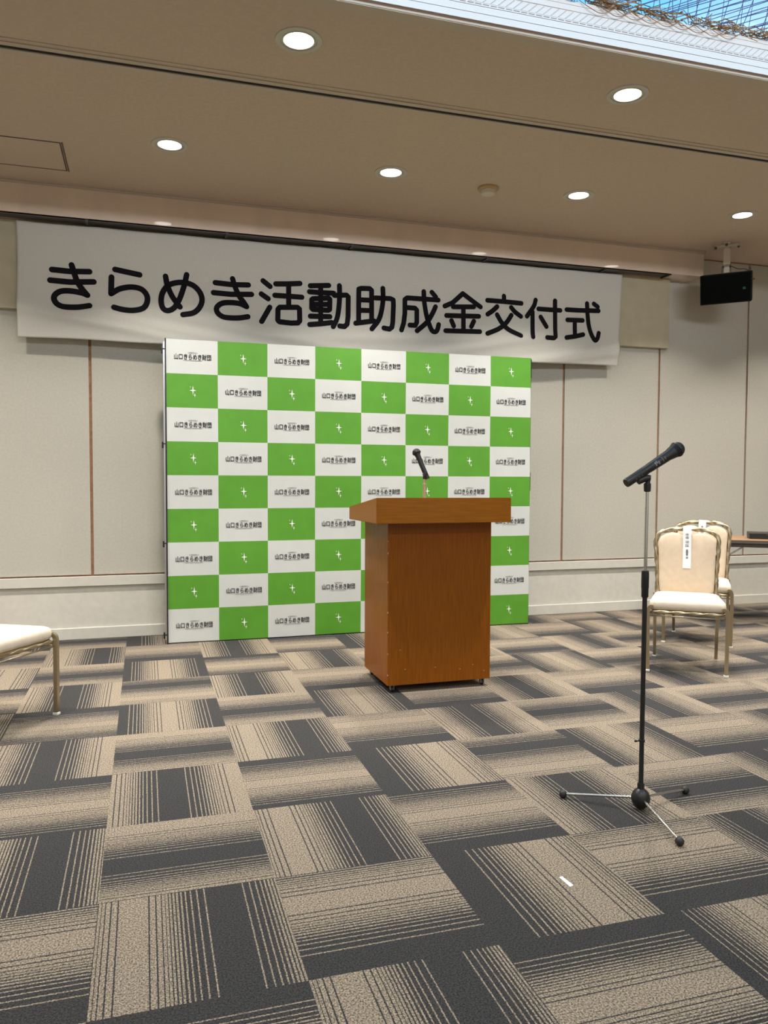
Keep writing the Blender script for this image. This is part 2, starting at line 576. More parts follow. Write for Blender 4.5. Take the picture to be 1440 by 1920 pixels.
box(bm, HX0, HX1, Y + .000, Y + .06, CEIL + .148, CEIL + .172, 0)
box(bm, HX0, HX1, Y - .004, Y + .06, CEIL + .172, CEIL + .190, 0)
k = HX0
while k < HX1:                                                # dashes and slanting reeds
    box(bm, k, k + .03, Y + .0005, Y + .004, CEIL + .096, CEIL + .099, 3)
    vs = [bm.verts.new(c) for c in ((k, Y + .004, CEIL + .111), (k + .006, Y + .004, CEIL + .111),
                                    (k + .046, Y + .004, CEIL + .145), (k + .040, Y + .004, CEIL + .145))]
    vb = [bm.verts.new((v.co.x, Y + .010, v.co.z)) for v in vs]
    bm.faces.new(vs).material_index = 4
    for q in range(4):
        f = bm.faces.new((vs[q], vs[(q + 1) % 4], vb[(q + 1) % 4], vb[q])); f.material_index = 4
    k += .038
box(bm, HX0 - .06, HX0, HY0, HY1 + .06, CEIL + .02, CEIL + .19, 0)
box(bm, HX1, HX1 + .06, HY0, HY1 + .06, CEIL + .02, CEIL + .19, 0)
box(bm, HX0, HX1, HY0 - .06, HY0, CEIL + .02, CEIL + .19, 0)
M['reed'] = mat('reed_grey', (0.50, 0.51, 0.52), 0.6)
sky = obj('window_1', bm, ['white', 'lip', 'ctrim', 'whitefine', 'reed'])
struct(sky, 'ceiling skylight with stepped white mouldings and blue sky', 'skylight')
bm = bmesh.new()
box(bm, HX0 - .05, HX1 + .05, HY0 - .05, HY1 + .05, CEIL + .300, CEIL + .306)
obj('glass_pane', bm, 'glass', sky)
bm = bmesh.new()
NZ = CEIL + .215


def netline(x0, y0, x1, y1, z, r=.0019):
    a = Vector((x0, y0, z)); b = Vector((x1, y1, z))
    d = b - a
    if d.length < .05:
        return
    nseg = 3
    pts = [a + d * (q / nseg) + Vector((0, 0, rnd.uniform(-.01, .01))) for q in range(nseg + 1)]
    tube(bm, pts, r, 4)


def clipline(c, ang, z):
    dx, dy = cos(ang), sin(ang)
    ts = []
    xa, xb, ya, yb = 0.5, HX1, 1.9, HY1 + .05
    px, py = c
    for (lo, hi, p, d) in ((xa, xb, px, dx), (ya, yb, py, dy)):
        if abs(d) > 1e-6:
            t0, t1 = (lo - p) / d, (hi - p) / d
            ts.append((min(t0, t1), max(t0, t1)))
    a = max(t[0] for t in ts); b = min(t[1] for t in ts)
    if a < b:
        netline(px + dx * a, py + dy * a, px + dx * b, py + dy * b, z)


for lay, (off, dz, da) in enumerate([(0, 0, 0), (.037, .03, .13)]):
    for n in range(-10, 88):
        u = .5 + n * .078 + off
        clipline((u, 2.6), radians(52) + da + rnd.uniform(-.02, .02), NZ + dz)
        clipline((u, 2.6), radians(128) + da * .6 + rnd.uniform(-.02, .02), NZ + dz)
obj('net', bm, 'net', sky)
# dried vine along the top of the well
bm = bmesh.new()
for n in range(620):
    x = rnd.uniform(1.2, 4.6)
    spread_ = .035 if x > 2.0 else .07
    z = CEIL + .195 + abs(rnd.gauss(0, .3)) * spread_
    y = Y - rnd.uniform(-.03, .05)
    a = rnd.uniform(-.6, .6)
    l = rnd.uniform(.04, .13)
    p0 = Vector((x, y, z))
    p2 = p0 + Vector((cos(a) * l, rnd.uniform(-.03, .03), sin(a) * l * .35))
    p1 = (p0 + p2) / 2 + Vector((0, 0, rnd.uniform(-.02, .02)))
    tube(bm, [p0, p1, p2], rnd.uniform(.0012, .0028), 5, 0)
    if rnd.random() < .8:
        c = p2
        e1 = Vector((rnd.uniform(-1, 1), rnd.uniform(-1, 1), rnd.uniform(-.6, .6))).normalized() * rnd.uniform(.008, .016)
        e2 = Vector((rnd.uniform(-1, 1), rnd.uniform(-1, 1), rnd.uniform(-.6, .6))).normalized() * rnd.uniform(.004, .008)
        vs = [bm.verts.new(c - e1), bm.verts.new(c + e2), bm.verts.new(c + e1), bm.verts.new(c - e2 + e1.cross(e2) * 20)]
        bm.faces.new(vs).material_index = 1
for n in range(9):                                            # loose loops hanging over the moulding
    x = 1.95 + n * .09
    tube(bm, smooth_path([(x, Y - .01, CEIL + .20), (x + .06, Y - .02, CEIL + .165), (x + .13, Y - .02, CEIL + .15), (x + .22, Y - .01, CEIL + .205)], 5), .0017, 5, 0)
v = obj('dried_vine', bm, ['twig', 'leaf'])
tag(v, 'tangle of dried brown vine stems along the skylight edge', 'dried plant', kind='stuff')

# ================================================================ CEILING FITTINGS
def downlight():
    t = thing('downlight', '', 'ceiling light')
    bm = bmesh.new()
    lathe(bm, [(.110, .0), (.108, -.005), (.086, -.006), (.084, -.002), (.078, -.002), (.076, -.005), (.071, -.005), (.068, .012)], 40)
    obj('trim_ring', bm, 'trimring', t, True, 50)
    bm = bmesh.new()
    lathe(bm, [(0, -.0035), (.045, -.0030), (.069, 0), (.069, .004)], 32)
    obj('diffuser', bm, 'lamp', t, True, 50)
    return t


lamps = [(.706, 3.686, 'large ceiling downlight nearest the top left, in front of the black slot'),
         (2.467, 3.674, 'right-hand downlight between the black slot and the skylight'),
         (.168, 5.055, 'downlight over the left end of the banner, near the ceiling hatch'),
         (1.59, 5.061, 'downlight over the middle of the banner, left of the smoke detector'),
         (3.003, 5.056, 'downlight just right of the smoke detector'),
         (4.426, 5.047, 'rightmost downlight, nearest the hanging speaker')]
t0 = downlight()
for n, (x, y, lab) in enumerate(lamps):
    t = t0 if n == 0 else dup(t0, (0, 0, 0), 0, lab)
    t['label'] = lab
    t['group'] = 'recessed ceiling downlights'
    t.location = (x, y, CEIL)
    area('downlight_or_fill', (x, y, CEIL - .012), (0, 0, 0), .13, DOWN_POWER, LAMP, spread=DOWN_SPREAD, shape='DISK')

t = thing('smoke_detector', 'round smoke detector with ochre base on the ceiling', 'smoke detector', (2.323, 5.12, CEIL))
bm = bmesh.new(); lathe(bm, [(.070, 0), (.072, -.012), (.066, -.020), (.05, -.022)], 36)
obj('base', bm, 'base_ochre', t, True, 40)
bm = bmesh.new(); lathe(bm, [(.052, -.018), (.052, -.034), (.046, -.046), (.030, -.050), (0, -.051)], 36)
obj('sensor_cap', bm, 'detector', t, True, 40)

t = thing('ceiling_hatch', 'square access hatch with thin dark outline in the ceiling', 'hatch', (-.70, 5.457, CEIL))
bm = bmesh.new()
h = .2275
for s in (-1, 1):
    box(bm, -h, h, s * h - .004, s * h + .004, -.003, 0)
    box(bm, s * h - .004, s * h + .004, -h, h, -.003, 0)
    box(bm, s * (h + .012) - .003, s * (h + .012) + .003, -h - .01, h + .01, -.004, 0)
obj('frame', bm, 'edge', t)
bm = bmesh.new(); box(bm, -h + .004, h - .004, -h + .004, h - .004, -.0015, 0)
obj('hatch_panel', bm, 'ceil', t)

# ================================================================ RAIL, BOARD, BANNER
t = thing('banner_rail', 'dark metal hanging rail under the bulkhead', 'rail', (0, 6.0, BZ))
bm = bmesh.new()
box(bm, X0 + .02, 4.47, -.055, .055, -.008, 0)
box(bm, X0 + .02, 4.47, -.055, -.048, -.012, 0)
obj('rail_bar', bm, 'darkrail', t)
for x in (-1.3, -.37, .60, 1.56, 2.70, 3.80, 4.44):
    bm = bmesh.new()
    box(bm, x - .008, x + .008, -.058, .05, -.020, -.002)
    obj('hook', bm, 'blackp', t)

bm = bmesh.new()
box(bm, X0 + .1, 4.572, 6.098, WALL - .0005, 2.386, 3.008, 0, .004)
box(bm, 4.571, 4.577, 6.11, WALL - .0005, 2.39, 3.0, 1)
o = obj('wall_board', bm, ['board', 'edge'])
tag(o, 'long yellowish beige board on the wall behind the banner', 'board')

BXL, BXR = -.837, 4.036


def cloth_y(x, z):
    u = (x - BXL) / (BXR - BXL)
    d = 2.99 - z
    low = max(0, d - .50) / .32
    y = .002 * sin(x * 3.1 + z * 5) + .0015 * sin(x * 7.7 - z * 3)
    # creases running down from the left corner and up to the right corner
    for (a, b, s, wd, am) in ((-.84, 2.40, -.17, .040, .016), (-.3, 2.38, -.17, .045, .012), (.5, 2.36, -.15, .04, .008),
                              (4.03, 2.37, .19, .035, .018), (3.9, 2.29, .17, .03, .010), (3.0, 2.36, .20, .04, .009), (2.2, 2.34, .05, .04, .006)):
        e = z - (b + s * (x - a))
        reach = math.exp(-((x - a) / 1.25) ** 2)
        y += 1.7 * am * math.exp(-(e / wd) ** 2) * reach * min(1, low * 1.6)
    y += .012 * low * low * sin(x * 2.3 + 1.0)
    return -y


def cloth_xz(u, v):
    xl = BXL + .004 * sin(v * 6)
    xr = 4.036 + (4.004 - 4.036) * v
    x = xl + (xr - xl) * u
    zt = 2.986 + .008 * u - .004 * abs(sin(u * pi * 9))
    zb = 2.179 + .011 * u + .006 * sin(u * 21) * (1 if u < .15 or u > .8 else .4)
    return x, zt + (zb - zt) * v


ban = thing('banner', 'long white cloth banner with large black Japanese lettering', 'banner', (0, 6.045, 0))
bm = bmesh.new()
NU, NV = 260, 60
grid = []
for j in range(NV + 1):
    row = []
    for i in range(NU + 1):
        x, z = cloth_xz(i / NU, j / NV)
        row.append(bm.verts.new((x, cloth_y(x, z), z)))
    grid.append(row)
for j in range(NV):
    for i in range(NU):
        bm.faces.new((grid[j][i], grid[j][i + 1], grid[j + 1][i + 1], grid[j + 1][i]))
cl = obj('cloth', bm, 'cloth', ban, True)
md = cl.modifiers.new('thickness', 'SOLIDIFY'); md.thickness = .0012; md.offset = 1
# letters: rounded brush strokes lying on the cloth (x, z in metres)
STROKES = [
    (0,[(-0.61,2.664),(-0.493,2.66),(-0.361,2.668)]),
    (0,[(-0.623,2.589),(-0.494,2.585),(-0.333,2.598)]),
    (1,[(-0.48,2.706),(-0.467,2.664),(-0.443,2.591),(-0.41,2.54),(-0.377,2.501)]),
    (1,[(-0.377,2.501),(-0.419,2.515),(-0.494,2.523),(-0.553,2.516),(-0.59,2.491),(-0.599,2.46),(-0.583,2.428),(-0.55,2.41),(-0.504,2.406),(-0.437,2.411),(-0.364,2.427)]),
    (0,[(-0.187,2.698),(-0.018,2.673)]),
    (0,[(-0.212,2.641),(-0.216,2.524)]),
    (1,[(-0.216,2.524),(-0.154,2.563),(-0.075,2.581),(-0.006,2.57),(0.031,2.527),(0.031,2.476),(0.002,2.433),(-0.068,2.413),(-0.138,2.415),(-0.197,2.427)]),
    (1,[(0.164,2.676),(0.177,2.61),(0.207,2.539),(0.243,2.486),(0.265,2.46)]),
    (1,[(0.315,2.699),(0.294,2.61),(0.261,2.515),(0.225,2.453),(0.18,2.427),(0.144,2.443),(0.131,2.497),(0.145,2.562),(0.19,2.616),(0.271,2.64),(0.353,2.628),(0.407,2.581),(0.425,2.522),(0.406,2.465),(0.36,2.422),(0.286,2.404)]),
    (0,[(0.523,2.657),(0.644,2.652),(0.769,2.659)]),
    (0,[(0.509,2.582),(0.634,2.579),(0.793,2.59)]),
    (1,[(0.651,2.696),(0.667,2.642),(0.7,2.57),(0.728,2.534),(0.755,2.495)]),
    (1,[(0.755,2.495),(0.7,2.515),(0.625,2.517),(0.569,2.506),(0.533,2.474),(0.538,2.436),(0.577,2.408),(0.633,2.403),(0.699,2.407),(0.764,2.42)]),
    (0,[(0.881,2.699),(0.934,2.66)]),
    (0,[(0.867,2.599),(0.919,2.566)]),
    (0,[(0.931,2.502),(0.869,2.391)]),
    (0,[(0.978,2.683),(1.075,2.69),(1.165,2.7)]),
    (0,[(0.971,2.596),(1.075,2.596),(1.18,2.596)]),
    (0,[(1.077,2.687),(1.077,2.515)]),
    (0,[(1.008,2.507),(1.145,2.516),(1.161,2.504),(1.163,2.414),(1.149,2.397),(1.094,2.392),(1.004,2.397),(0.992,2.41),(0.994,2.491),(1.008,2.507)]),
    (0,[(1.247,2.688),(1.393,2.702)]),
    (0,[(1.24,2.642),(1.322,2.642),(1.433,2.645)]),
    (0,[(1.267,2.59),(1.393,2.604),(1.403,2.595),(1.401,2.517),(1.388,2.509),(1.267,2.508),(1.258,2.517),(1.258,2.582),(1.267,2.59)]),
    (0,[(1.262,2.547),(1.398,2.556)]),
    (0,[(1.329,2.692),(1.329,2.405)]),
    (0,[(1.247,2.455),(1.403,2.461)]),
    (0,[(1.242,2.39),(1.332,2.402),(1.418,2.417)]),
    (0,[(1.438,2.629),(1.537,2.638),(1.551,2.625),(1.55,2.472),(1.543,2.413),(1.522,2.392),(1.482,2.394)]),
    (1,[(1.479,2.706),(1.481,2.625),(1.474,2.526),(1.459,2.447),(1.43,2.386)]),
    (0,[(1.637,2.691),(1.636,2.432)]),
    (0,[(1.637,2.691),(1.658,2.699),(1.726,2.702),(1.742,2.689),(1.743,2.457)]),
    (0,[(1.644,2.609),(1.741,2.611)]),
    (0,[(1.645,2.527),(1.741,2.53)]),
    (0,[(1.613,2.424),(1.677,2.435),(1.764,2.451)]),
    (0,[(1.773,2.632),(1.898,2.635),(1.922,2.626),(1.924,2.583),(1.919,2.45),(1.913,2.41),(1.892,2.393),(1.845,2.399)]),
    (1,[(1.835,2.711),(1.837,2.629),(1.826,2.541),(1.801,2.46),(1.746,2.387)]),
    (0,[(2.307,2.652),(2.182,2.651),(2.039,2.65),(2.02,2.635),(2.021,2.527),(2.011,2.447),(1.993,2.392)]),
    (0,[(2.039,2.573),(2.106,2.573),(2.122,2.558),(2.123,2.462),(2.111,2.435),(2.064,2.435)]),
    (1,[(2.181,2.71),(2.186,2.627),(2.206,2.521),(2.231,2.451),(2.255,2.403),(2.28,2.393),(2.301,2.41),(2.313,2.454)]),
    (0,[(2.251,2.71),(2.285,2.676)]),
    (1,[(2.284,2.596),(2.259,2.542),(2.212,2.468),(2.126,2.393)]),
    (0,[(2.365,2.607),(2.434,2.639),(2.524,2.72),(2.611,2.665),(2.682,2.621)]),
    (0,[(2.439,2.606),(2.622,2.618)]),
    (0,[(2.381,2.532),(2.667,2.543)]),
    (0,[(2.529,2.61),(2.531,2.414)]),
    (0,[(2.425,2.493),(2.445,2.451)]),
    (0,[(2.623,2.5),(2.601,2.455)]),
    (0,[(2.374,2.408),(2.677,2.417)]),
    (0,[(2.895,2.725),(2.896,2.688)]),
    (0,[(2.745,2.68),(2.875,2.68),(3.057,2.677)]),
    (1,[(2.833,2.634),(2.795,2.599),(2.747,2.566)]),
    (1,[(2.963,2.636),(2.999,2.601),(3.054,2.567)]),
    (1,[(2.833,2.567),(2.877,2.503),(2.939,2.451),(3.053,2.406)]),
    (1,[(2.965,2.571),(2.918,2.505),(2.847,2.45),(2.746,2.406)]),
    (1,[(3.192,2.714),(3.175,2.661),(3.112,2.573)]),
    (0,[(3.164,2.612),(3.167,2.401)]),
    (0,[(3.22,2.642),(3.427,2.642)]),
    (0,[(3.377,2.72),(3.382,2.415),(3.366,2.403),(3.302,2.404)]),
    (0,[(3.242,2.575),(3.297,2.497)]),
    (0,[(3.489,2.653),(3.602,2.654),(3.8,2.662)]),
    (0,[(3.752,2.719),(3.791,2.696)]),
    (0,[(3.498,2.566),(3.645,2.57)]),
    (0,[(3.569,2.564),(3.571,2.436)]),
    (0,[(3.489,2.414),(3.574,2.429),(3.652,2.449)]),
    (1,[(3.685,2.717),(3.692,2.629),(3.708,2.525),(3.737,2.45),(3.771,2.407),(3.795,2.424),(3.807,2.47)]),
]

bm = bmesh.new()
R0 = .0202


def lv(x, z):
    return bm.verts.new((x, cloth_y(x, z) - .0035, z))


def stroke(pts, r):
    P = [Vector((a, b)) for a, b in pts]
    Q = [P[0]]
    for a, b in zip(P, P[1:]):
        n = max(1, int((b - a).length / .02))
        Q += [a + (b - a) * (k / n) for k in range(1, n + 1)]
    for q in range(len(Q) - 1):
        a, b = Q[q], Q[q + 1]
        d = (b - a)
        if d.length < 1e-6:
            continue
        d.normalize()
        nn = Vector((-d.y, d.x)) * r
        bm.faces.new([lv(*(a + nn)), lv(*a), lv(*(a - nn)), lv(*(b - nn)), lv(*b), lv(*(b + nn))])
    disc = [Q[0], Q[-1]] + P[1:-1]
    for c in disc:
        bm.faces.new([lv(c.x + r * cos(k * pi / 9), c.y + r * sin(k * pi / 9)) for k in range(18)])


for kind, pts in STROKES:
    if kind:
        pts = [(q.x, q.y) for q in smooth_path([(a, b, 0) for a, b in pts], 6)]
    stroke(pts, R0)
lt = obj('lettering', bm, 'ink', ban)
lt['label'] = 'black rounded Japanese lettering'

# ================================================================ CHECKERED BACKDROP
PX0, PX1, PY, PZ0, PZ1 = .157, 3.022, 5.79, .008, 2.18
bd = thing('checkered_backdrop', 'green and white checkered press backdrop standing before the wall', 'backdrop', (0, PY, 0))
NC, NR = 8, 9
CW, CH = (PX1 - PX0) / NC, (PZ1 - PZ0) / NR


def bd_y(x, z):
    return .003 * sin(x * 5.1 + z * 2.3) + .002 * sin(z * 7.7 + x) + .0025 * sin(x * 2 * pi / (3 * CW))


def text_mesh(body, size):
    c = bpy.data.curves.new('t', 'FONT')
    c.body = body
    c.size = size
    c.align_x = 'CENTER'
    c.resolution_u = 2
    c.offset = 0.0
    o = bpy.data.objects.new('t', c)
    COL.objects.link(o)
    dg = bpy.context.evaluated_depsgraph_get()
    me = bpy.data.meshes.new_from_object(o.evaluated_get(dg))
    vs = [v.co.copy() for v in me.vertices]
    fs = [list(p.vertices) for p in me.polygons]
    bpy.data.objects.remove(o)
    return vs, fs


def fit(vf, w, h):
    vs, fs = vf
    xa, xb = min(v.x for v in vs), max(v.x for v in vs)
    ya, yb = min(v.y for v in vs), max(v.y for v in vs)
    return [((v.x - (xa + xb) / 2) * w / (xb - xa), (v.y - (ya + yb) / 2) * h / (yb - ya)) for v in vs], fs


big = fit(text_mesh('山口きらめき財団', 1), .256, .040)
small = fit(text_mesh('公益財団法人', 1), .068, .011)

bm = bmesh.new()


def put(vf, cx, cz, mi, bold=0.0):
    vs, fs = vf
    offs = [(0, 0)] if not bold else [(-bold, 0), (bold, 0), (0, bold), (0, -bold)]
    for n, (ox, oz) in enumerate(offs):
        V = [bm.verts.new((cx + x + ox, bd_y(cx + x, cz + z) - .0022 - n * .00004, cz + z + oz)) for x, z in vs]
        for f in fs:
            try:
                bm.faces.new([V[i] for i in f]).material_index = mi
            except ValueError:
                pass


def sparkle(cx, cz, r, rz, mi, lift=.0022):
    pts = []
    for k in range(8):
        a = k * pi / 4
        if k % 2 == 0:
            rr = rz if k in (2, 6) else r
        else:
            rr = r * .25
        pts.append((cx + rr * cos(a), cz + rr * sin(a)))
    c = bm.verts.new((cx, bd_y(cx, cz) - lift, cz))
    V = [bm.verts.new((x, bd_y(x, z) - lift, z)) for x, z in pts]
    for k in range(8):
        bm.faces.new((c, V[k], V[(k + 1) % 8])).material_index = mi


SUB = 4
for c in range(NC):
    for r in range(NR):
        xa = PX0 + c * CW
        zb = PZ1 - r * CH
        mi = 0 if (c + r) % 2 == 0 else 1
        gv = [[bm.verts.new((xa + CW * i / SUB, bd_y(xa + CW * i / SUB, zb - CH * j / SUB), zb - CH * j / SUB)) for i in range(SUB + 1)] for j in range(SUB + 1)]
        for j in range(SUB):
            for i in range(SUB):
                bm.faces.new((gv[j][i], gv[j][i + 1], gv[j + 1][i + 1], gv[j + 1][i])).material_index = mi
        cx, cz = xa + CW * .51, zb - CH * .50
        if mi == 0:
            put(big, cx, cz, 2, .0009)
            put(small, cx, cz + .029, 2)
            for q in range(26):                                 # fine unreadable line under the name
                xx = cx - .065 + q * .005
                box(bm, xx, xx + .0036, bd_y(xx, cz) - .0025, bd_y(xx, cz) - .0018, cz - .0275 + .0015 * (q % 2), cz - .0235, 3)
        else:
            sparkle(cx, cz + .004, .024, .034, 4)
            sparkle(cx + .013, cz - .030, .010, .017, 4)
            sparkle(cx - .018, cz + .028, .0055, .008, 4)
pn = obj('printed_fabric', bm, ['pwhite', 'green', 'logo', 'logothin', 'star'], bd, False)
for p in pn.data.polygons:
    if p.material_index in (0, 1):
        p.use_smooth = True
bm = bmesh.new()
box(bm, PX0 - .010, PX0 - .001, -.004, .020, .0, PZ1 + .004, 0)
box(bm, PX1 + .001, PX1 + .006, .006, .030, .0, PZ1 - .002, 0)
box(bm, PX0, PX1, .008, .028, PZ1 - .022, PZ1 - .003, 0)
box(bm, PX0, PX1, .008, .028, .0, .016, 0)
obj('edge_channel', bm, 'blackp', bd)
bm = bmesh.new()
box(bm, PX0 - .022, PX0 - .0105, .004, .030, .03, PZ1 - .02, 0)
for c in range(1, NC, 2):
    x = PX0 + c * CW
    box(bm, x - .01, x + .01, .04, .06, .02, PZ1 - .02)
box(bm, PX0 + .01, PX1 - .01, .04, .058, 1.05, 1.07)
for c in range(0, NC, 2):
    x = PX0 + c * CW
    tube(bm, [(x + .02, .075, .1), (x + 2 * CW - .02, .075, 1.0)], .007, 6)
    tube(bm, [(x + 2 * CW - .02, .095, .1), (x + .02, .095, 1.0)], .007, 6)
    tube(bm, [(x + .02, .075, 1.1), (x + 2 * CW - .02, .075, 2.1)], .007, 6)
    tube(bm, [(x + 2 * CW - .02, .095, 1.1), (x + .02, .095, 2.1)], .007, 6)
obj('folding_frame', bm, 'silver', bd)
for z in (.06, .72, 1.43, 2.10):
    bm = bmesh.new()
    box(bm, PX0 - .034, PX0 - .0225, .006, .045, z - .022, z + .022, 0, .003)
    box(bm, PX0 - .026, PX0 - .0095, -.006, .012, z + .004, z + .011, 0)
    obj('edge_clip', bm, 'blackp', bd)
for z in (2.12, 1.2):
    bm = bmesh.new()
    box(bm, PX1 + .0065, PX1 + .014, .010, .040, z - .10, z + .05, 0, .002)
    obj('edge_clip', bm, 'blackp', bd)
for x in (PX0 + .06, (PX0 + PX1) / 2, PX1 - .06):
    bm = bmesh.new()
    box(bm, x - .02, x + .02, .03, .20, 0, .02, 0, .004)
    obj('foot', bm, 'blackp', bd)

# ================================================================ LECTERN
lec = thing('lectern', 'brown wooden lectern on small casters in front of the checkered backdrop', 'lectern', (1.594, 4.11, 0))
bx = .311
bm = bmesh.new()
box(bm, -bx, bx, 0, .474, .043, 1.0, 0, .0025)
for z in (.10, .22, .34, .45, .62, .78, .85):                  # worn spots along the front left corner and on the face
    box(bm, -bx - .0004, -bx + .003, -.0006, .003, z, z + rnd.uniform(.004, .014), 1)
for (x, z) in ((-.24, .24), (-.21, .13), (-.03, .13), (.20, .13), (.27, .09), (.12, .11)):
    box(bm, x, x + .006, -.0006, .001, z, z + .003, 1)
obj('body', bm, ['wood_v', 'chip'], lec)
bm = bmesh.new()                                              # top: deep at the front, its lid falls towards the speaker
tx0, tx1, ty0, ty1 = -.410, .381, -.11, .47
vs = [bm.verts.new(c) for c in ((tx0, ty0, .955), (tx1, ty0, .955), (tx1, ty1, .952), (tx0, ty1, .952),
                                (tx0, ty0, 1.095), (tx1, ty0, 1.093), (tx1, ty1, 1.026), (tx0, ty1, 1.027))]
for f in ((0, 1, 2, 3), (4, 7, 6, 5), (0, 4, 5, 1), (1, 5, 6, 2), (2, 6, 7, 3), (3, 7, 4, 0)):
    bm.faces.new([vs[i] for i in f])
bmesh.ops.bevel(bm, geom=bm.edges[:], offset=.002, segments=2, affect='EDGES')
obj('top', bm, 'wood_h', lec)
for (x, y) in ((-.275, .035), (.275, .035), (-.275, .44), (.275, .44)):
    bm = bmesh.new()
    box(bm, x - .02, x + .02, y - .02, y + .02, .039, .0435, 0)
    box(bm, x - .011, x - .008, y - .012, y + .012, .014, .04, 0)
    box(bm, x + .008, x + .011, y - .012, y + .012, .014, .04, 0)
    cs = obj('caster', bm, 'steel', lec)
    bm = bmesh.new()
    lathe(bm, [(0, -.007), (.013, -.007), (.0165, -.004), (.0165, .004), (.013, .007), (0, .007)], 20, 0, (x, y, .0165), (1, 0, 0))
    obj('wheel', bm, 'blackp', cs, True, 40)

# microphone on the lectern
top_z = lambda y: 1.095 + (y - 4.0) * (-.068 / .58)
mt = thing('desk_microphone_stand', 'short beige metal microphone stand on the lectern top', 'microphone stand', (1.560, 4.29, top_z(4.29) + .002))
bm = bmesh.new(); lathe(bm, [(0, -.006), (.055, -.006), (.055, .008), (.030, .016), (.012, .022)], 32)
obj('base', bm, 'blackp', mt, True, 40)
bm = bmesh.new(); tube(bm, [(0, 0, .015), (0, 0, .10)], .0095, 14); tube(bm, [(0, 0, .10), (0, 0, .135)], .0075, 14)
lathe(bm, [(.0105, .096), (.0112, .098), (.0112, .106), (.0105, .108)], 16)
obj('stem', bm, 'beige_metal', mt, True, 40)
bm = bmesh.new(); tube(bm, [(0, 0, .132), (.002, 0, .155)], .010, 14)
tube(bm, [(-.002, 0, .150), (.008, -.002, .168)], .013, 14)
obj('clip', bm, 'blackp', mt, True, 40)


M['markings'] = mat('pale_markings', (0.20, 0.20, 0.20), 0.5)


def print_marks(bm, ax, L_, rt, rh, tail):
    view = (Vector((0, 0, 1.2)) - tail); side = ax.cross(view).normalized(); out = side.cross(ax).normalized()
    if out.dot(view) < 0:
        out = -out
    for (s, wd, o1, o2) in ((.47, .006, -.006, .010), (.50, .004, -.009, .004), (.525, .005, -.002, .011), (.60, .002, -.010, .012), (.64, .002, -.004, .008), (.13, .0015, .006, .012), (.18, .0015, .006, .012), (.23, .0015, .006, .012)):
        p = ax * (L_ * s)
        rr = (rt + (rh - rt) * max(0, (s - .35) / .39)) * 1.01
        pts = []
        for q in range(5):
            off = o1 + (o2 - o1) * q / 4
            th = off / rr
            pts.append((out * cos(th) + side * sin(th)) * rr)
        V1 = [bm.verts.new(p + v) for v in pts]
        V2 = [bm.verts.new(p + ax * wd + v) for v in pts]
        for q in range(4):
            bm.faces.new((V1[q], V1[q + 1], V2[q + 1], V2[q])).material_index = 1


def microphone(name, label, tail, head, rt, rh, rball, stripes):
    tail, head = Vector(tail), Vector(head)
    ax = (head - tail).normalized()
    L_ = (head - tail).length
    t = thing(name, label, 'microphone', tail)
    bm = bmesh.new()
    lathe(bm, [(0, 0), (rt * .92, 0), (rt, .004), (rt, L_ * .35), (rh, L_ * .74), (rh * 1.15, L_ * .80), (rh * 1.2, L_ * .83)], 28, 0, (0, 0, 0), ax)
    if stripes:
        print_marks(bm, ax, L_, rt, rh, tail)
    obj('handle', bm, ['black', 'markings'], t, True, 35)
    bm = bmesh.new()
    c = L_ - rball
    prof = [(rh * 1.15, L_ * .825), (rball * .93, c - rball * .35), (rball, c - .002)] + [(rball * cos(a), c + rball * sin(a)) for a in [pi / 2 * k / 7 for k in range(8)]]
    prof[-1] = (0, L_)
    lathe(bm, prof, 32, 0, (0, 0, 0), ax)
    g = obj('grille', bm, 'mesh', t, True, 60)
    bm = bmesh.new()
    lathe(bm, [(rball * 1.01, c - .004), (rball * 1.05, c - .002), (rball * 1.05, c + .002), (rball * 1.01, c + .004)], 32, 0, (0, 0, 0), ax)
    obj('grille_band', bm, 'blackp', t, True, 30)
    return t


microphone('microphone', 'black microphone clipped upright above the lectern', (1.578, 4.285, 1.196), (1.520, 4.345, 1.372), .0145, .0155, .0245, False)

# ================================================================ FLOOR MICROPHONE STAND
ms = thing('microphone_stand', 'tall tripod microphone stand with black lower tube and chrome legs', 'microphone stand', (1.716, 2.400, 0))
bm = bmesh.new()
lathe(bm, [(0, .004), (.014, .006), (.026, .016), (.0335, .034), (.0335, .048), (.028, .064), (.018, .074), (.0125, .078), (.0125, .098), (.010, .098)], 32)
hub = obj('hub', bm, 'hub', ms, True, 50)
bm = bmesh.new(); tube(bm, [(0, 0, .09), (.002, 0, .80)], .0086, 20)
obj('lower_tube', bm, 'black', ms, True, 40)
bm = bmesh.new(); tube(bm, [(.002, 0, .80), (.004, 0, 1.185)], .0056, 20); tube(bm, [(.002, 0, .86), (.0035, 0, 1.10)], .0062, 20)
obj('upper_tube', bm, 'chrome', ms, True, 40)
bm = bmesh.new(); lathe(bm, [(.010, .775), (.0125, .779), (.0125, .808), (.0135, .811), (.0135, .862), (.0125, .872), (.008, .873)], 24, 0, (.002, 0, 0))
obj('height_clutch', bm, 'blackp', ms, True, 40)
bm = bmesh.new(); lathe(bm, [(.0088, .249), (.0115, .250), (.0115, .258), (.0088, .259)], 20)
tube(bm, [(-.010, -.002, .254), (-.026, -.004, .256)], .0026, 8); lathe(bm, [(0, -.005), (.005, -.003), (.005, .003), (0, .005)], 12, 0, (-.028, -.004, .2565))
obj('cable_clip', bm, 'blackp', ms, True, 40)
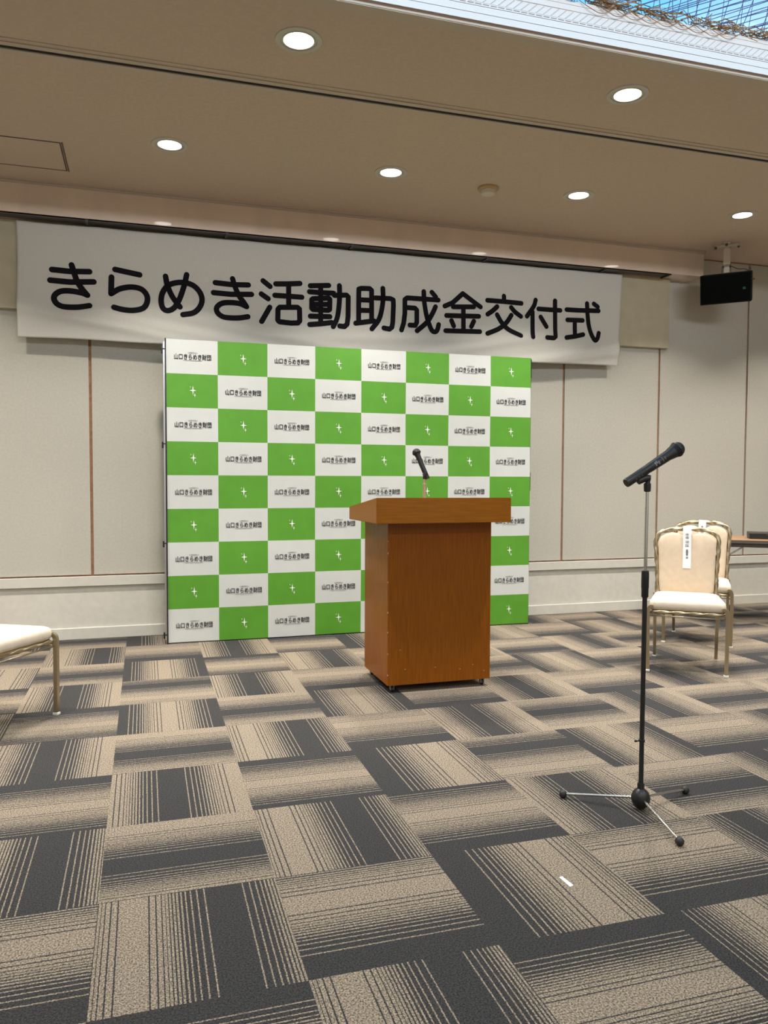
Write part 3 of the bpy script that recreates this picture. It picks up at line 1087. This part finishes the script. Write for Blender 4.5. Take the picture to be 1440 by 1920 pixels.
for (fx, fy) in ((1.498, 2.573), (1.966, 2.473), (1.668, 2.120)):
    d = Vector((fx - 1.716, fy - 2.400, 0)); n = d.normalized()
    bm = bmesh.new(); tube(bm, [n * .024 + Vector((0, 0, .042)), d - n * .008 + Vector((0, 0, .016))], .0050, 14)
    lg = obj('leg', bm, 'chrome', ms, True, 40)
    bm = bmesh.new()
    lathe(bm, [(0, -.0145), (.008, -.0135), (.0135, -.007), (.0145, 0), (.0135, .007), (.008, .0125), (0, .0145)], 20, 0, d + Vector((0, 0, .0145)), n + Vector((0, 0, -.1)))
    obj('rubber_foot', bm, 'rubber', lg, True, 60)
bm = bmesh.new(); lathe(bm, [(.007, 1.155), (.0115, 1.157), (.0125, 1.170), (.0125, 1.184), (.009, 1.188)], 20, 0, (.004, 0, 0))
tube(bm, [(.005, 0, 1.185), (.009, 0, 1.215)], .0085, 12)
tube(bm, smooth_path([(.010, 0, 1.205), (-.008, 0, 1.203), (-.034, 0, 1.193)], 4), .0125, 10)
obj('clip', bm, 'blackp', ms, True, 40)
microphone('microphone', 'black cordless microphone in the clip of the tall floor stand', (1.632, 2.40, 1.186), (1.865, 2.40, 1.322), .0165, .0195, .0275, True)

# ================================================================ CHAIRS
def pillow(bm, outline, th, crown, y_of=None, steps=6, mi=0):
    """outline: (a, b) in plane, cushion of thickness th; returns verts in (a, b, h)"""
    cx = sum(p[0] for p in outline) / len(outline); cy = sum(p[1] for p in outline) / len(outline)
    rings = []
    prof = [(.93, -th / 2), (.985, -th * .36), (1.0, -th * .1), (1.0, th * .12), (.985, th * .32), (.955, th * .46), (.90, th * .55), (.75, th * .55 + crown * .5), (.45, th * .55 + crown * .9), (.15, th * .55 + crown)]
    for s, hgt in prof:
        rings.append([bm.verts.new((cx + (p[0] - cx) * s, cy + (p[1] - cy) * s, hgt)) for p in outline])
    n = len(outline)
    for a, b in zip(rings, rings[1:]):
        for k in range(n):
            bm.faces.new((a[k], a[(k + 1) % n], b[(k + 1) % n], b[k])).material_index = mi
    bm.faces.new(rings[0]).material_index = mi
    bm.faces.new(rings[-1]).material_index = mi


def rounded(pts, r=.05, n=5):
    out = []
    P = [Vector(p) for p in pts]
    m = len(P)
    for i in range(m):
        a, b, c = P[i - 1], P[i], P[(i + 1) % m]
        d1 = (a - b); d2 = (c - b)
        rr = min(r, d1.length * .45, d2.length * .45)
        p1 = b + d1.normalized() * rr; p2 = b + d2.normalized() * rr
        for k in range(n + 1):
            t = k / n
            out.append(tuple(p1 * (1 - t) ** 2 + b * 2 * t * (1 - t) + p2 * t * t))
    return out


def chair():
    t = thing('banquet_chair', '', 'chair')
    # seat cushion, local x right, -y front
    bm = bmesh.new()
    pillow(bm, rounded([(-.225, -.215), (.225, -.215), (.198, .205), (-.198, .205)], .05), .062, .014)
    for v in bm.verts:
        v.co.z += .418
    obj('seat', bm, 'cream_seat', t, True, 60)
    # seat rail of twisted metal
    bm = bmesh.new()
    rl = [(x, y, .376) for x, y in rounded([(-.216, -.205), (.216, -.205), (.188, .19), (-.188, .19)], .04, 6)]
    dense = []
    for i, p in enumerate(rl):
        a, b = Vector(p), Vector(rl[(i + 1) % len(rl)])
        n = max(1, int((b - a).length / .012))
        dense += [a + (b - a) * (k / n) for k in range(n)]
    tube(bm, dense, .0105, 12, 0, lobes=3, lobe_amp=.30, twist=22, closed=True)
    obj('seat_rail', bm, 'champ', t, True)
    bm = bmesh.new()
    box(bm, -.205, .205, -.195, .185, .382, .390)
    obj('seat_pan', bm, 'champ', t)
    # front legs
    for s in (-1, 1):
        bm = bmesh.new()
        tube(bm, smooth_path([(s * .200, -.212, .408), (s * .216, -.213, .407), (s * .226, -.213, .392), (s * .228, -.213, .36), (s * .228, -.213, .20), (s * .226, -.213, .012)], 5), .0112, 8, square=True)
        lg = obj('leg', bm, 'champ', t, True, 40)
        bm = bmesh.new(); box(bm, s * .226 - .014, s * .226 + .014, -.227, -.199, 0, .014, 0, .003)
        obj('foot_cap', bm, 'cap', lg)
    for s in (-1, 1):
        bm = bmesh.new()
        tube(bm, smooth_path([(s * .196, .200, .44), (s * .194, .203, .36), (s * .193, .210, .20), (s * .192, .238, .012)], 6), .0105, 8, square=True)
        lg = obj('leg', bm, 'champ', t, True, 40)
        bm = bmesh.new(); box(bm, s * .192 - .012, s * .192 + .012, .227, .251, 0, .012, 0, .003)
        obj('foot_cap', bm, 'cap', lg)
    bm = bmesh.new()
    tube(bm, [(-.226, -.213, .352), (.226, -.213, .352)], .0042, 8)
    for s in (-1, 1):
        tube(bm, [(s * .226, -.213, .352), (s * .193, .204, .352)], .0042, 8)
    obj('stretcher', bm, 'champ', t, True)
    # back hoop of twisted metal, flared shoulders, flat arch
    by = lambda z: .200 + (z - .40) * .17
    half = [(.190, .40), (.190, .48), (.192, .58), (.197, .67), (.204, .745), (.204, .785), (.192, .822), (.163, .846), (.115, .860), (.06, .866), (0, .868)]
    half = [(a * .96, z) for a, z in half]
    pth = [(-a, by(z), z) for a, z in half] + [(a, by(z), z) for a, z in reversed(half[:-1])]
    bm = bmesh.new()
    tube(bm, smooth_path(pth, 8), .0125, 12, 0, lobes=3, lobe_amp=.30, twist=22)
    obj('back_frame', bm, 'champ', t, True)
    bm = bmesh.new()
    tube(bm, [(-.196, by(.43), .43), (.196, by(.43), .43)], .006, 8)
    obj('back_crossbar', bm, 'champ', t, True)
    # back cushion with a dipped top edge
    hl = [(0, .440), (.10, .440), (.160, .443), (.176, .458), (.180, .52), (.182, .60), (.184, .68), (.188, .745), (.186, .785), (.170, .815), (.14, .833), (.10, .842), (.06, .840), (.03, .826), (0, .820)]
    hl = [(a * .96, z) for a, z in hl]
    ol = hl + [(-a, z) for a, z in reversed(hl[1:-1])]
    bm = bmesh.new()
    pillow(bm, ol, .036, .010)
    for v in bm.verts:
        a, z, hgt = v.co
        v.co = Vector((a, by(z) - .004 - hgt, z))
    obj('backrest', bm, 'cream', t, True, 60)
    return t


def name_tag(chair_o, label, marks):
    """strip of white paper draped over the top of the chair back, in the chair's own frame"""
    by = lambda z: .200 + (z - .40) * .17
    t = thing('name_tag', label, 'paper tag', chair_o.location, chair_o.rotation_euler.z, 'paper name strips on chair backs')
    bm = bmesh.new()
    prof = [(by(.80) + .020, .80), (by(.85) + .020, .85), (by(.872) + .012, .880), (by(.875), .8835), (by(.872) - .012, .880), (by(.85) - .020, .862)]
    z = .84
    while z > .612:
        prof.append((by(z) - .0365, z)); z -= .02
    prof.append((by(.61) - .0365, .61))
    rows = [[bm.verts.new((x, y, zz)) for x in (-.0255, .0255)] for y, zz in prof]
    for a, b in zip(rows, rows[1:]):
        bm.faces.new((a[0], a[1], b[1], b[0]))
    s = obj('paper_strip', bm, 'paper', t)
    md = s.modifiers.new('thickness', 'SOLIDIFY'); md.thickness = .0008
    bm = bmesh.new()
    rr = random.Random(3)
    for (zc, sz) in marks:
        for k in range(4):
            yy = by(zc) - .0375
            dz = (k - 1.5) * sz * .27
            w_ = sz * rr.uniform(.28, .5)
            box(bm, -w_, w_, yy - .0004, yy, zc + dz - .0008, zc + dz + .0008)
        for k in (-1, 0, 1):
            x = k * sz * rr.uniform(.22, .38)
            yy = by(zc) - .0375
            hh = sz * rr.uniform(.2, .45)
            box(bm, x - .0008, x + .0008, yy - .0004, yy, zc - hh, zc + hh)
    obj('handwriting', bm, 'logo', t)
    return t


c1 = chair()
c1.location = (3.308, 4.184, 0); c1.rotation_euler = (0, 0, radians(-37))
c1['label'] = 'cream banquet chair behind the tall microphone stand, front one of the right-hand pair'
c1['group'] = 'cream banquet chairs'
c2 = dup(c1, (3.950, 4.860, 0), radians(-42), 'cream banquet chair half hidden behind another, nearest the brown table')
c3 = dup(c1, (-.735, 4.138, 0), radians(151), 'cream banquet chair cut off by the left edge, far from the others')
name_tag(c1, 'long white paper strip with small black writing on the front right-hand chair', [(.832, .024), (.810, .022), (.780, .026), (.757, .026), (.727, .015), (.713, .015), (.699, .015), (.680, .016)])
name_tag(c2, 'white paper strip over the top of the half-hidden rear chair', [(.835, .018), (.810, .024), (.780, .026), (.757, .026), (.720, .015), (.705, .015)])

# ================================================================ TABLE AND DEVICE
tb = thing('folding_table', 'brown topped folding table against the wall at the right edge', 'table', (4.488, 5.429, 0), radians(-36.9))
L, D_ = 1.8, .56
bm = bmesh.new(); box(bm, 0, L, 0, D_, .676, .700, 0, .002)
obj('tabletop', bm, 'tabletop', tb)
bm = bmesh.new()
box(bm, -.002, L + .002, -.003, .0, .674, .699)
box(bm, .03, L - .03, .02, .045, .640, .676); box(bm, .03, L - .03, D_ - .045, D_ - .02, .640, .676)
obj('frame', bm, 'tableedge', tb)
for x in (.10, L - .10):
    for y in (.04, D_ - .04):
        bm = bmesh.new(); tube(bm, [(x, y, .67), (x, y, .0)], .0125, 12)
        obj('leg', bm, 'steel', tb, True, 40)
    bm = bmesh.new(); tube(bm, [(x, .04, .09), (x, D_ - .04, .09)], .010, 10)
    obj('crossbar', bm, 'steel', tb, True, 40)
    sgn = 1 if x < 1 else -1
    bm = bmesh.new()
    tube(bm, [(x, .04, .53), (x + sgn * .22, .04, .672)], .007, 8)
    obj('brace', bm, 'steel', tb, True, 40)
dv = thing('disc_player', 'flat black electronic box lying on the brown table', 'electronic device', (5.09, 5.33, .700), radians(-36.9))
bm = bmesh.new(); box(bm, -.21, .21, -.11, .13, .001, .050, 0, .004)
obj('case', bm, 'blackp', dv)
bm = bmesh.new(); box(bm, -.08, -.02, -.1115, -.11, .036, .040)
obj('display', bm, 'logothin', dv)

# ================================================================ HANGING SPEAKER
sp = thing('hanging_speaker', 'black box loudspeaker hung from the ceiling beside the bulkhead', 'speaker', (4.860, 5.715, 0), radians(-44))
bm = bmesh.new()
box(bm, -.203, .203, -.10, .12, -.125, .125, 0, .006)
Rt = Matrix.Rotation(radians(14), 4, 'X')
for v in bm.verts:
    v.co = Rt @ v.co + Vector((0, 0, 2.862))
cab = obj('cabinet', bm, 'spk', sp)
bm = bmesh.new()
box(bm, -.193, .193, -.106, -.0995, -.113, .113, 0, .003)
for v in bm.verts:
    v.co = Rt @ v.co + Vector((0, 0, 2.862))
obj('grille', bm, 'spkg', sp)
bm = bmesh.new()
box(bm, .135, .158, -.1075, -.1055, -.02, .0, 0)
for v in bm.verts:
    v.co = Rt @ v.co + Vector((0, 0, 2.862))
obj('badge', bm, 'led', sp)
bm = bmesh.new()
box(bm, -.028, .028, -.02, .035, 3.05, 3.20, 0, .003)
box(bm, -.022, .022, -.015, .030, 2.99, 3.06, 0, .003)
box(bm, -.10, .10, -.02, .03, CEIL - .022, CEIL, 0, .003)
box(bm, -.02, .03, -.09, .09, CEIL - .014, CEIL, 0, .003)
box(bm, -.02, .02, -.01, .028, CEIL - .05, CEIL - .015, 0, .003)
for (x, y) in ((-.09, -.02), (.09, 0), (.0, -.09)):
    b2 = bmesh.new()
    lathe(b2, [(.009, CEIL - .014), (.011, CEIL - .024), (.008, CEIL - .034), (0, CEIL - .036)], 12, 0, (x, y, 0))
    obj('bolt', b2, 'edge', sp, True, 40)
for z in (3.045, 3.055):
    box(bm, -.032, .032, -.022, .037, z, z + .004, 1)
box(bm, -.04, -.035, -.012, .0, 2.975, 3.05, 1); box(bm, .03, .034, -.012, 0, 2.975, 3.05, 1)
box(bm, .175, .192, -.03, -.01, 2.94, 3.02, 1)
box(bm, .203, .225, -.07, -.06, 2.90, 2.91, 1)
obj('ceiling_bracket', bm, ['bracket', 'edge'], sp)
bm = bmesh.new()
tube(bm, smooth_path([(.03, 0, 3.05), (.09, -.01, 3.015), (.14, -.015, 3.008), (.18, -.02, 2.985)], 5), .0035, 8)
obj('cable', bm, 'edge', sp, True)

# ================================================================ TAPE ON THE FLOOR
bm = bmesh.new()
q = [(1.1845, 2.050), (1.1955, 2.052), (1.2015, 1.997), (1.1875, 1.991)]
lo = [bm.verts.new((x, y, .0005)) for x, y in q]
hi = [bm.verts.new((x, y, .0022)) for x, y in q]
bm.faces.new(hi); bm.faces.new(lo[::-1])
for k in range(4):
    bm.faces.new((lo[k], lo[(k + 1) % 4], hi[(k + 1) % 4], hi[k]))
tag(obj('floor_tape', bm, 'paper'), 'small strip of white marking tape stuck on the carpet', 'tape')
